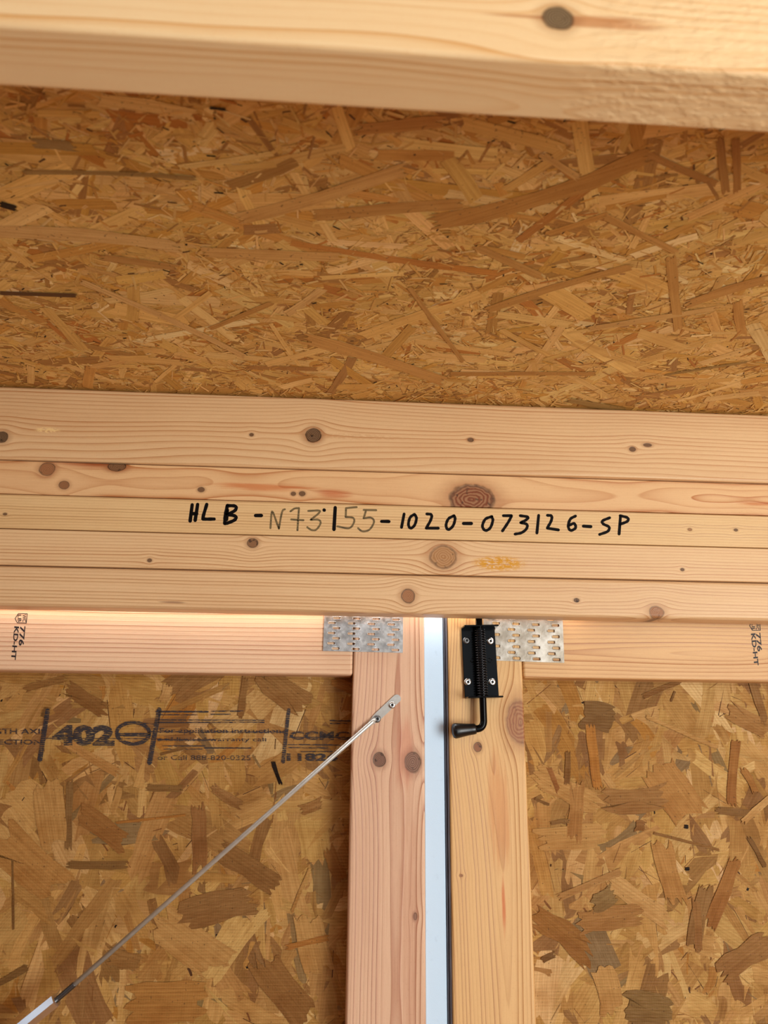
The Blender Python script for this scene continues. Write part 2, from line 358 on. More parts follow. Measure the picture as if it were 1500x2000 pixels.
# ---------------------------------------------------------------- handwriting
inkm = G('black_marker_ink'); tcn = inkm.n('ShaderNodeTexCoord'); nn = inkm.noise(tcn.outputs['Object'], 900, 1)
inkm.put(inkm.p.inputs['Base Color'], inkm.mix(inkm.ramp(nn, .55, .75), rgb(12, 8, 8), rgb(26, 18, 14))); inkm.p.inputs['Roughness'].default_value = .6; inkm.p.inputs['Specular IOR Level'].default_value = .1; INK = inkm.m
fad = G('faded_marker_ink'); tcn = fad.n('ShaderNodeTexCoord'); sxx = fad.n('ShaderNodeSeparateXYZ'); fad.t.links.new(tcn.outputs['Object'], sxx.inputs[0])
nn = fad.noise(fad.vec(X(fad, sxx.outputs[0])*60, X(fad, sxx.outputs[2])*900, 0.), 1, 2)
fad.put(fad.p.inputs['Base Color'], fad.mix(fad.ramp(nn, .35, .65), rgb(84, 70, 40), rgb(132, 108, 66))); fad.p.inputs['Roughness'].default_value = .6; FADE = fad.m
def smooth_line(pts, n=6):
    if len(pts) < 3: return [Vector(p) for p in pts]
    P = [Vector(p) for p in pts]; P = [P[0]*2-P[1]]+P+[P[-1]*2-P[-2]]; out = []
    for i in range(1, len(P)-2):
        for k in range(n):
            t = k/n; out.append(.5*((2*P[i])+(P[i+1]-P[i-1])*t+(2*P[i-1]-5*P[i]+4*P[i+1]-P[i+2])*t*t+(3*P[i]-P[i-1]-3*P[i+1]+P[i+2])*t**3))
    out.append(P[-2]); return out
def stroke(bm, pts, w, Yp, curved=True):
    L = smooth_line(pts) if curved else [Vector(p) for p in pts]
    lft, rgt = [], []
    for i, p in enumerate(L):
        t = (L[min(i+1, len(L)-1)]-L[max(i-1, 0)])
        t = t.normalized() if t.length > 1e-6 else Vector((1, 0)); nrm = Vector((-t.y, t.x)); ww = w/2*(1+.07*math.sin(i*1.7))
        lft.append(p+nrm*ww); rgt.append(p-nrm*ww)
    def cap(c, a, m): return [c+Vector((math.cos(a+k*math.pi/m), math.sin(a+k*math.pi/m)))*w/2*.97 for k in range(1, m)]
    t0 = (L[0]-L[1]).normalized(); t1 = (L[-1]-L[-2]).normalized()
    mk = lambda q: bm.verts.new(U(q.x, q.y, Yp))
    vl = [mk(q) for q in lft]; vr = [mk(q) for q in rgt]
    for i in range(len(L)-1): bm.faces.new((vl[i], vl[i+1], vr[i+1], vr[i]))
    a0 = math.atan2(t0.y, t0.x); a1 = math.atan2(t1.y, t1.x)
    c0 = [mk(q) for q in cap(L[0], a0-math.pi/2, 6)]; c1 = [mk(q) for q in cap(L[-1], a1-math.pi/2, 6)]
    bm.faces.new([vl[0]]+([c0[k] for k in range(len(c0))] if (c0[0].co-vl[0].co).length < (c0[-1].co-vl[0].co).length else c0[::-1])+[vr[0]])
    bm.faces.new([vr[-1]]+(c1 if (c1[0].co-vr[-1].co).length < (c1[-1].co-vr[-1].co).length else c1[::-1])+[vl[-1]])
def q1(p): return (350+p[0]*410/1500, 970+p[1]*90/329)      # readings taken in two enlarged crops
def q2(p): return (740+p[0]*510/1500, 980+p[1]*90/265)
black = [(q1, 6.6, s) for s in [[(93, 58), (78, 175)], [(132, 55), (114, 170)], [(88, 122), (126, 122)], [(197, 55), (170, 150), (182, 160), (250, 160)],
     [(345, 62), (330, 130), (325, 190)], [(345, 64), (400, 68), (402, 95), (350, 128)], [(350, 128), (402, 140), (398, 165), (350, 187), (325, 192)], [(345, 95), (338, 165)], [(1115, 78), (1106, 235)], [(1035, 95), (1037, 97)]]]
black += [(q1, 6.6, [(545, 135), (588, 135)]), (q1, 6, [(1450, 177), (1500, 178)])]
black += [(q2, 5.5, s) for s in [[(145, 70), (130, 148)], [(205, 72), (180, 90), (170, 130), (182, 152), (205, 135), (216, 95), (205, 72)], [(275, 70), (302, 75), (298, 105), (272, 152)], [(272, 152), (342, 152)],
     [(432, 80), (400, 98), (386, 135), (398, 160), (425, 140), (438, 100), (432, 80)], [(650, 85), (612, 100), (595, 140), (612, 165), (640, 150), (655, 105), (645, 85)], [(715, 80), (762, 80)], [(762, 82), (745, 115), (710, 168)],
     [(812, 80), (856, 88), (845, 105), (815, 120)], [(815, 120), (850, 130), (848, 155), (820, 178), (782, 186)], [(918, 78), (908, 180)], [(968, 78), (992, 82), (990, 110), (968, 150)], [(968, 152), (1032, 162)],
     [(1130, 82), (1100, 100), (1088, 140), (1102, 165), (1130, 150), (1122, 125), (1095, 135)], [(1326, 92), (1285, 110), (1290, 128), (1322, 145), (1315, 170), (1268, 188)],
     [(1388, 85), (1380, 186)], [(1386, 80), (1428, 92), (1428, 112), (1385, 130)]]]
black += [(q2, 6, [(15, 113), (55, 113)]), (q2, 6.4, [(486, 125), (532, 125)]), (q2, 6.2, [(1175, 140), (1218, 143)])]
fadep = [(q1, 3.8, s) for s in [[(652, 225), (660, 120), (672, 118), (712, 228)], [(712, 228), (735, 110), (755, 90)], [(795, 105), (825, 85), (856, 82)], [(856, 82), (850, 160), (845, 240)], [(800, 163), (888, 168)],
     [(922, 102), (1000, 100), (995, 120), (940, 165)], [(940, 165), (995, 165), (1010, 190), (980, 235), (945, 238), (915, 218)], [(1192, 82), (1268, 75)], [(1192, 84), (1190, 145)], [(1190, 145), (1240, 150), (1250, 180), (1215, 225), (1130, 212)],
     [(1318, 95), (1408, 97)], [(1335, 98), (1318, 155)], [(1318, 155), (1370, 150), (1392, 180), (1360, 235), (1310, 248), (1278, 225)]]]
def ink_obj(name, lst, mat, Yp, parent, off):
    bm = bmesh.new()
    for f, w, s in lst: stroke(bm, [f(p) for p in s], w, Yp, len(s) > 2)
    bmesh.ops.recalc_face_normals(bm, faces=bm.faces)
    for v in bm.verts: v.co -= off
    return bm_obj(name, bm, mat, parent, (0, 0, 0))
boff = Vector((XL, D-.0003, zs[3]+.0004))
ink_obj('handwriting', black, INK, D-.00045, boards[2], boff)['label'] = 'black marker lettering'
ink_obj('handwriting', fadep, FADE, D-.00040, boards[2], boff)['label'] = 'faded grey-green marker lettering'
# splinters pushed out of the bottom board where the bolt's rod enters it
sp = Strands(); cpt = U(940, 1199, D+.024)
for i in range(26):
    sx_ = random.choice((-1, 1))*random.uniform(.003, .010)
    sp.add((sx_, random.uniform(-.0015, .0025)), random.gauss(0, .6), random.uniform(.001, .004), random.uniform(.0003, .0009), jit(random.choice((LGT, LGT2, BRN))), random.uniform(0, .001), .4, 0, 3)
o = sp.build('splinters', lambda p, q, h: (p, -h, q), osb_material('splintered_pine', False), boards[4], (cpt.x-XL, .020, .0016)); o['kind'] = 'stuff'
# ---------------------------------------------------------------- printed text
def text_into(bm, s, start, direc, length, cap, Yp, bold=.0):
    cu = bpy.data.curves.new('t', 'FONT'); cu.body = s; cu.offset = bold; cu.resolution_u = 3
    t = bpy.data.objects.new('t', cu); COL.objects.link(t); bpy.context.view_layer.update()
    me = bpy.data.meshes.new_from_object(t.evaluated_get(bpy.context.evaluated_depsgraph_get()))
    bpy.data.objects.remove(t)
    xs = [v.co.x for v in me.vertices]; ys = [v.co.y for v in me.vertices]; x0 = min(xs); kx = length/(max(xs)-x0); ky = cap/.69
    d = Vector(direc).normalized(); up = Vector((d.y, -d.x)); vs = []
    for v in me.vertices:
        q = Vector(start)+d*(v.co.x-x0)*kx+up*v.co.y*ky; vs.append(bm.verts.new(U(q.x, q.y, Yp)))
    for p in me.polygons:
        try: bm.faces.new([vs[i] for i in p.vertices])
        except ValueError: pass
    bpy.data.meshes.remove(me); bpy.data.curves.remove(cu)
def finish(bm, off):
    for v in bm.verts: v.co -= off
    return bm
stampm = simple('black_stamp_ink', rgb(34, 22, 24), .6)
def grade_stamp(o, pent, logo, a, la, ca, b, lb, cb, Yp, extra=None):
    bm = bmesh.new(); off = Vector(o.location)+(o.parent.location if o.parent else Vector())
    for i in range(5): stroke(bm, [pent[i], pent[(i+1) % 5]], 1.3, Yp, False)
    for ch, p, L, c in logo: text_into(bm, ch, p, (pent[2][0]-pent[3][0]*0-pent[2][0], 1), L, c, Yp, .015)
    text_into(bm, '776', a[0], (a[1][0]-a[0][0], a[1][1]-a[0][1]), la, ca, Yp, .025)
    text_into(bm, 'KD-HT', b[0], (b[1][0]-b[0][0], b[1][1]-b[0][1]), lb, cb, Yp, .03)
    if extra: stroke(bm, extra, 1.6, Yp, False)
    s = bm_obj('grade_stamp', finish(bm, off), stampm, o, (0, 0, 0)); s['label'] = 'black printed grade stamp'; return s
# ---------------------------------------------------------------- doors
xl, xl2, xr, xr2, zr = .02216, .10056, .12652, .20997, H0+.05599
ZD = zs[5]+.030; ZB = .06; T = .036
PNK = rgb(224, 184, 152); PNKL = rgb(176, 120, 92)
def door(n, kids=()):
    e = empty(n, (0, YD, ZB)); e['kind'] = 'structure'; return e
door1 = door('door_1'); door1.location.x = xl2; door2 = door('door_2'); door2.location.x = xr
SL = dict(y=YD, z0=ZB, x0=xl, axis='z'); SR = dict(y=YD, z0=ZB, x0=xr, axis='z')
m_ls = wood('fir_door_stile', PNK, PNKL, 'z', vc=.050, wc=.030, taper=.0015, freq=360, wave=.006, seed=3.3, wavesc=1.6, late_amt=.8, knots=[K(741, 1484, 11, 1.1, rgb(98, 58, 42), .9, **SL), K(806, 1489, 14, 1.25, rgb(112, 74, 58), .6, **SL), K(811, 1790, 3.5, 1.6, rgb(120, 76, 56), .7, **SL)],
    patch=[PZ(792, 1470, YD, ZB, xl, 70, 22, rgb(228, 150, 130), .5, 'z'), PZ(800, 1800, YD, ZB, xl, 260, 18, rgb(214, 176, 160), .5, 'z')], relief=.0004)
m_rs = wood('pine_door_stile', rgb(226, 182, 124), rgb(178, 122, 68), 'z', vc=.056, wc=.0595, taper=.032, freq=300, wave=.0045, seed=5.2, wavesc=2, late_amt=.75, knots=[K(1016, 1410, 26, 1.5, rgb(150, 92, 56), .25, **SR), K(933, 1459, 7, 1.2, rgb(128, 66, 36), .9, **SR), K(901, 1710, 2.6, .7, rgb(140, 90, 60), .6, **SR)],
    patch=[PZ(984, 1775, YD, ZB, xr, 55, 3.5, rgb(226, 120, 40), .85, 'z'), PZ(975, 1580, YD, ZB, xr, 110, 24, rgb(226, 164, 110), .55, 'z')])
m_lr = wood('fir_door_rail', rgb(230, 192, 156), rgb(196, 140, 106), 'x', vc=-.02, wc=.020, taper=.010, freq=210, wave=.012, seed=6.1, knots=[K(229, 1261, 9, 1.2, rgb(150, 96, 64), .8, y=YD, z0=zr), K(205, 1235, 3, 1.4, rgb(170, 112, 74), .5, y=YD, z0=zr)], patch=[PZ(230, 1262, YD, zr, XL, 60, 26, rgb(228, 160, 130), .5)])
m_rr = wood('pine_door_rail', rgb(224, 180, 126), rgb(170, 108, 60), 'x', vc=.03, wc=.010, taper=.035, freq=230, wave=.012, seed=8.8, knots=[K(1090, 1236, 16, 2.6, rgb(166, 100, 50), .25, y=YD, z0=zr), K(1200, 1282, 2, 1.2, KB, .8, y=YD, z0=zr)], patch=[PZ(1180, 1235, YD, zr, XL, 130, 14, rgb(214, 140, 78), .7)])
s1 = board('stile', (xl, YD, ZB), (xl2, YD+T, ZD), m_ls, door1, .003, door1.location)
s2 = board('stile', (xr, YD, ZB), (xr2, YD+T, ZD), m_rs, door2, .003, door2.location)
r1 = board('top_rail', (-1.2, YD+.0008, zr), (xl-.0006, YD+T, ZD), m_lr, door1, .003, door1.location)
r2 = board('top_rail', (xr2+.0006, YD+.0006, zr), (1.4, YD+T, ZD), m_rr, door2, .003, door2.location)
# rail stamps
ym = YD+.0008-.00015
grade_stamp(r1, [(53.3, 1198.7), (51.3, 1217), (33.6, 1216.3), (29.5, 1208), (36, 1198.2)],
    [('WC', (44, 1200), 15, 7), ('LB', (35, 1200.5), 14, 6.5)], ((40, 1222.5), (36.5, 1261)), 38.5, 9.5, ((28.5, 1223), (21.8, 1288)), 65.5, 8.6, ym)
grade_stamp(r2, [(1484, 1216), (1485, 1231), (1469.6, 1231.3), (1464.3, 1222), (1467, 1216)],
    [('WC', (1476.5, 1217), 13, 6), ('LB', (1468.5, 1217), 12.5, 6)], ((1476.5, 1236.5), (1480, 1273)), 36.5, 8.4, ((1467, 1237.5), (1473.5, 1300)), 63, 8.2, ym-.0002, [(1459, 1211.3), (1472.5, 1210.8)])
# the strand board panels, from the largest strands at the back to slivers on top
def panel(par, x0, x1, z0, z1, vis, special, seed):
    random.seed(seed); L0 = Vector((x0, YP, z0))
    bm = bmesh.new(); add_box(bm, (0, .0006, 0), (x1-x0, .012, z1-z0)); p = bm_obj('strand_board', bm, osbw, par, L0-par.location)
    a = p.data.color_attributes.new('tint', 'FLOAT_COLOR', 'POINT'); a.data.foreach_set('color', list(rgb(176, 124, 66))*len(p.data.vertices))
    mp = lambda a_, b, h: (a_-x0, .0006-h, b-z0)
    s = Strands(); N = 5600
    bag = [c for c, k in ((rgb(204,160,94), 5), (rgb(214,172,106), 5), (rgb(224,184,120), 2.8), (rgb(236,200,142), .8), (rgb(166,124,74), 2.2), (rgb(158,130,88), 1.0), (rgb(196,142,70), 1.2), (rgb(190,146,84), 5)) for _ in range(int(k*10))]
    for i in range(N):
        t = i/N
        if random.random() < .88: c = (random.uniform(vis[0], vis[1]), random.uniform(vis[2], min(vis[3], z1)))
        else: c = (random.uniform(x0+.02, x1-.02), random.uniform(z0+.02, z1-.02))
        ang = random.uniform(0, math.pi) if random.random() < .45 else random.gauss(math.pi/2, .55)
        q_ = random.random()
        if q_ < .34: L, Wd = random.uniform(.035, .095), random.uniform(.012, .034)
        elif q_ < .55: L, Wd = random.uniform(.02, .07), random.uniform(.004, .012)
        else: L, Wd = random.uniform(.003, .020), random.uniform(.0006, .0026)
        tint = jit(random.choice(bag), .07)
        if q_ >= .55 and random.random() < .30: tint = jit(random.choice((DRK, BRN, BRN, BLK))); L *= .6
        if tint[0] < .03: L *= .4; Wd = min(Wd, .0025)
        L = min(L, .10); m = L/2+.003
        c = (min(max(c[0], x0+m), x1-m), min(max(c[1], z0+m), z1-m))
        s.add(c, ang, L, Wd, tint, .0001+.0005*t, .38, random.uniform(-.3, .3)*Wd, 7 if Wd > .01 else 4)
        if Wd > .009 and random.random() < .5:      # thin dark sliver painting the shadow line along a strand's edge
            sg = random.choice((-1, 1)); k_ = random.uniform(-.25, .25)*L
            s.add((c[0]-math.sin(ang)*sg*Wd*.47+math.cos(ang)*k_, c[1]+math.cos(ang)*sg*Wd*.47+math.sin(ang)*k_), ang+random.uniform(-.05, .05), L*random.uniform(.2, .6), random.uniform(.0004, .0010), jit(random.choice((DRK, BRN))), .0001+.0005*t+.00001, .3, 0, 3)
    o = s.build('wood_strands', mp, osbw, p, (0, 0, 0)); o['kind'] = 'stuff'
    for k, (ax, ay, bx, by, w, tint) in enumerate(special):
        A, B = U(ax, ay, YP), U(bx, by, YP); d = B-A; tint = toward(tint, rgb(206, 160, 92), .0 if tint[0] < .06 else .30); q = Strands(); L = math.hypot(d.x, d.z); c = (A+B)/2
        q.add((0, 0), math.atan2(d.z, d.x), L, w/1690, tint, .0003, .45, random.uniform(-.15, .15)*w/1690, 10)
        q.build('wood_strand', lambda a_, b, h: (a_, -h, b), osbw, p, (c.x-x0, -.0004-k*.000008, c.z-z0))
    # edge shading: real steps between strands plus the dark slivers painted along them
    return p
zt = ZD-.05
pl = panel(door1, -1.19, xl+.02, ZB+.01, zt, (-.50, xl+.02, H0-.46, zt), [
    (255, 1960, 400, 1955, 60, OCH), (310, 1800, 425, 1885, 62, LGT2), (600, 1795, 622, 1895, 50, LGT2), (88, 1535, 105, 1655, 52, LGT2), (0, 1640, 110, 1740, 60, TAN),
    (156, 1585, 245, 1650, 36, rgb(150, 98, 50)), (134, 1689, 247, 1690, 13, rgb(104, 72, 40)), (432, 1658, 538, 1726, 36, rgb(128, 86, 48)), (352, 1788, 492, 1755, 48, rgb(140, 100, 62)),
    (512, 1880, 600, 1995, 54, rgb(136, 90, 46)), (388, 1575, 393, 1695, 24, rgb(150, 100, 62)), (136, 1528, 134, 1658, 12, rgb(120, 92, 62)), (227, 1607, 362, 1592, 4, ORG),
    (212, 1868, 270, 1880, 26, rgb(150, 108, 62)), (-10, 1925, 54, 1890, 11, rgb(92, 62, 32)), (288, 1538, 356, 1541, 12, rgb(120, 88, 52)), (533, 1488, 548, 1532, 7, BLK),
    (133, 1345, 206, 1392, 26, rgb(128, 82, 42)), (515, 1322, 590, 1382, 50, rgb(152, 110, 66)), (84, 1400, 92, 1382, 10, rgb(90, 60, 34)), (25, 1680, 27, 1815, 4, DRK), (480, 1325, 470, 1400, 12, rgb(140, 100, 60)),
    (130, 1450, 230, 1510, 16, rgb(200, 150, 90)), (320, 1370, 330, 1340, 18, LGT), (650, 1330, 700, 1350, 20, ORG), (415, 1540, 470, 1575, 16, rgb(156, 112, 70)), (590, 1585, 628, 1570, 18, rgb(158, 112, 66)),
    (570, 1780, 605, 1695, 5, LGT2), (50, 1345, 125, 1325, 14, rgb(140, 96, 52)), (314, 1473, 362, 1460, 5, DRK), (560, 1850, 640, 1830, 10, ORG), (640, 1660, 668, 1720, 22, rgb(160, 106, 48))], 11)
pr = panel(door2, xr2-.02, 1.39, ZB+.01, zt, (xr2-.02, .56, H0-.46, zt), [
    (1283, 1500, 1350, 1595, 72, TAN), (1045, 1512, 1165, 1575, 40, LGT2), (1190, 1720, 1305, 1797, 34, LGT), (1180, 1890, 1200, 1975, 42, LGT2), (1055, 1640, 1175, 1630, 40, LGT2), (1290, 1650, 1320, 1760, 40, TAN),
    (1138, 1392, 1198, 1402, 54, rgb(108, 80, 50)), (1152, 1418, 1166, 1538, 18, rgb(196, 130, 50)), (1110, 1468, 1108, 1532, 11, rgb(110, 68, 28)), (1434, 1450, 1426, 1572, 19, rgb(158, 98, 42)),
    (1255, 1360, 1327, 1330, 10, rgb(120, 74, 30)), (1185, 1568, 1296, 1560, 44, rgb(158, 114, 68)), (1128, 1530, 1122, 1636, 28, rgb(184, 134, 78)), (1052, 1785, 1152, 1862, 40, rgb(146, 92, 34)),
    (1092, 1752, 1212, 1702, 13, rgb(186, 142, 90)), (1437, 1680, 1388, 1805, 24, rgb(160, 102, 46)), (1408, 1900, 1505, 1832, 40, rgb(148, 104, 60)), (1225, 1965, 1305, 1980, 56, rgb(110, 88, 52)),
    (1400, 1583, 1470, 1590, 14, rgb(110, 74, 40)), (1277, 1627, 1404, 1660, 5, rgb(130, 88, 46)), (1462, 1635, 1494, 1692, 9, rgb(90, 54, 24)), (1425, 1388, 1505, 1432, 36, rgb(176, 130, 78)),
    (1241, 1611, 1259, 1612, 18, rgb(126, 78, 40)), (1336, 1614, 1344, 1615, 7, BLK), (1338, 1697, 1346, 1697, 6, BLK), (1058, 1875, 1082, 1862, 10, rgb(76, 42, 24)), (1130, 1802, 1247, 1783, 38, rgb(170, 122, 70)),
    (1378, 1730, 1352, 1850, 27, rgb(140, 104, 64)), (1075, 1607, 1112, 1603, 7, rgb(120, 84, 48)), (1310, 1370, 1318, 1350, 4, DRK), (1470, 1335, 1494, 1412, 16, rgb(140, 100, 62)), (1450, 1500, 1476, 1545, 14, rgb(172, 116, 56)),
    (1160, 1770, 1200, 1745, 30, rgb(128, 108, 72)), (1072, 1500, 1090, 1545, 10, RED), (1262, 1400, 1400, 1460, 8, LGT2), (1450, 1605, 1500, 1560, 12, LGT), (1360, 1760, 1365, 1855, 14, BRN), (1045, 1560, 1072, 1572, 5, DRK)], 23)
# press print on the left panel
prn = G('press_printed_ink'); tcn = prn.n('ShaderNodeTexCoord'); sxx = prn.n('ShaderNodeSeparateXYZ'); prn.t.links.new(tcn.outputs['Object'], sxx.inputs[0])
px_, pz_ = X(prn, sxx.outputs[0]), X(prn, sxx.outputs[2])
lines = prn.f('SINE', pz_*(6.2832/.0020)); drop = prn.noise(prn.vec(px_*180, pz_*1400, 0.), 1, 2, .6); drop2 = prn.noise(prn.vec(px_*25, pz_*60, 2.), 1, 1)
al = prn.ramp(lines*.09 + drop + (drop2-.5)*.25, .38, .44)
prn.put(prn.p.inputs['Alpha'], al*.88); prn.p.inputs['Base Color'].default_value = rgb(44, 40, 46); prn.p.inputs['Roughness'].default_value = .7
bm = bmesh.new(); yq = YP-.0009
for a, b, w in [((93, 1388), (78, 1484), 9), ((311, 1386), (292, 1490), 9), ((564, 1386), (553, 1488), 7), ((305, 1390), (406, 1390), 3.5), ((413, 1389), (474, 1389), 2.5), ((308, 1396), (385, 1396), 2), ((412, 1395), (450, 1395), 2),
    ((305, 1406), (516, 1407), 2), ((305, 1411), (516, 1411), 2.6), ((90, 1442), (330, 1443), 1.6), ((290, 1429), (560, 1430), 2), ((250, 1411), (300, 1414), 2), ((645, 1407), (684, 1408), 3), ((645, 1413), (684, 1413), 2), ((565, 1440), (684, 1440), 1.6), ((308, 1445), (420, 1445), 2.4),
    ((318, 1457), (400, 1457), 2), ((400, 1461), (490, 1461), 2.4), ((320, 1463), (395, 1463), 1.6), ((563, 1454), (665, 1455), 2.2), ((563, 1460), (640, 1461), 2.2), ((588, 1468), (650, 1468), 1.8), ((230, 1435), (292, 1435), 7)]:
    stroke(bm, [a, b], w, yq, False)
stroke(bm, [(260+32*math.cos(k*math.pi/14), 1432+21*math.sin(k*math.pi/14)) for k in range(29)], 7, yq-.00002, False)
for s, st, L, c, bo in [('STRENGTH AXIS', (-82, 1433), 172, 10, .02), ('DIRECTION', (-42, 1453.5), 124, 9, .02), ('402', (102, 1453), 122, 34, .06), ('For application instructions', (312, 1431), 246, 9, .01),
    ('and limited warranty call', (308, 1447), 212, 7, .01), ('or Call 888-820-0325', (308, 1484), 182, 9, .0), ('CCMC', (566, 1444), 116, 15, .03), ('11826', (560, 1485), 100, 13, .04)]:
    text_into(bm, s, st, (1, .004), L, c, yq-.00004, bo)
o = bm_obj('printed_text', finish(bm, Vector((-1.19, YP, ZB+.01))), prn.m, pl, (0, 0, 0)); o['label'] = 'smeared black press print'
# ---------------------------------------------------------------- the closing strip and weatherstrip between the doors
wp = G('white_painted_strip'); tcn = wp.n('ShaderNodeTexCoord'); nn = wp.noise(tcn.outputs['Object'], 120, 3); n2 = wp.noise(tcn.outputs['Object'], 1500, 1)
wp.put(wp.p.inputs['Base Color'], wp.mix(wp.ramp(nn, .62, .74)*.35, rgb(206, 232, 255), rgb(182, 206, 230))); wp.p.inputs['Roughness'].default_value = .45
wp.put(wp.p.inputs['Normal'], wp.bump(n2, .0001))
bm = bmesh.new(); add_box(bm, (0, 0, 0), (.0215, .012, ZD+.02-ZB), .0008, 1)
t1 = bm_obj('trim_1', bm, wp.m, None, (xl2-.0003, YD+.004, ZB)); t1['kind'] = 'structure'
rub = G('black_weatherstrip'); tcn = rub.n('ShaderNodeTexCoord'); sxx = rub.n('ShaderNodeSeparateXYZ'); rub.t.links.new(tcn.outputs['Object'], sxx.inputs[0])
nn = rub.noise(rub.vec(X(rub, sxx.outputs[0])*1500, X(rub, sxx.outputs[2])*25, 0.), 1, 3)
rub.put(rub.p.inputs['Base Color'], rub.mix(rub.ramp(nn, .45, .7), rgb(92, 88, 94), rgb(128, 128, 140))); rub.p.inputs['Roughness'].default_value = .28
rub.put(rub.p.inputs['Normal'], rub.bump(nn, .0004))
bm = bmesh.new()
x0 = xl2+.0215; wv = xr-x0-.0002
prof = [(0, .0065), (wv*.12, .004), (wv*.3, .0028), (wv*.5, .0045), (wv*.62, .0018), (wv*.85, .0008), (wv, .002), (wv, .03), (0, .03)]
va = [bm.verts.new((a, b, 0)) for a, b in prof]; vb = [bm.verts.new((a, b, ZD+.015-ZB)) for a, b in prof]
for k in range(len(prof)): bm.faces.new((va[k], va[(k+1) % len(prof)], vb[(k+1) % len(prof)], vb[k]))
bm.faces.new(va[::-1]); bm.faces.new(vb); bmesh.ops.recalc_face_normals(bm, faces=bm.faces)
ws = bm_obj('weatherstrip', bm, rub.m, door2, (x0-door2.location.x, 0, 0)); ws['label'] = 'black rubber weatherstrip'
# ---------------------------------------------------------------- ceiling beam close overhead
bd, bz = .29075, H0+.31838
kb = U(1090, 36, bd)
gb = wood('pale_pine_beam', rgb(246, 214, 164), rgb(222, 166, 100), 'x', vc=-.004, wc=.040, taper=.006, freq=230, wave=.007, seed=12.5, wavesc=3, late_amt=.7, relief=.0002,
    knots=[(kb.x-XL, kb.z-bz, .0072, 1.05, rgb(74, 54, 34), .9)], patch=[(kb.x-XL+.025, kb.z-bz-.001, .034, .005, rgb(196, 140, 96), .9), (kb.x-XL-.02, kb.z-bz, .022, .0012, rgb(190, 130, 80), .8)], chips=UZ(1050, 150, bz).x-XL)
beam = board('pine_joist', (XL, bd, bz), (XR, bd+.038, ceil_z(bd+.038)-.0025), gb, None, .0030)
tag(beam, 'pale pine ceiling beam with one dark knot, close overhead at the top', 'joist')
# ---------------------------------------------------------------- mending plates
gal = G('galvanised_steel'); tcn = gal.n('ShaderNodeTexCoord')
vo = gal.n('ShaderNodeTexVoronoi'); gal.t.links.new(tcn.outputs['Object'], vo.inputs[0]); vo.inputs['Scale'].default_value = 260
vs_ = gal.n('ShaderNodeSeparateXYZ'); gal.t.links.new(vo.outputs['Color'], vs_.inputs[0]); nn = gal.noise(tcn.outputs['Object'], 90, 3, .6)
gal.put(gal.p.inputs['Base Color'], gal.mix(X(gal, vs_.outputs[0])*.25 + gal.ramp(nn, .35, .7)*.6, rgb(150, 150, 148), rgb(214, 216, 216)))
gal.p.inputs['Metallic'].default_value = .85; gal.put(gal.p.inputs['Roughness'], X(gal, vs_.outputs[1])*.2+.33)
gal.put(gal.p.inputs['Normal'], gal.bump(nn, .0003)); GAL = gal.m
DUL = G('galvanised_steel_wood_reflection'); tcn = DUL.n('ShaderNodeTexCoord'); nn = DUL.noise(tcn.outputs['Object'], 55, 4, .6)  # galvanised steel with the brown of reflected wood put into its colour
DUL.put(DUL.p.inputs['Base Color'], DUL.mix(DUL.ramp(nn, .35, .7), rgb(142, 132, 118), rgb(182, 176, 166))); DUL.p.inputs['Metallic'].default_value = .85; DUL.put(DUL.p.inputs['Roughness'], nn*.2+.32)
DUL.put(DUL.p.inputs['Normal'], DUL.bump(nn, .0005)); DUL = DUL.m
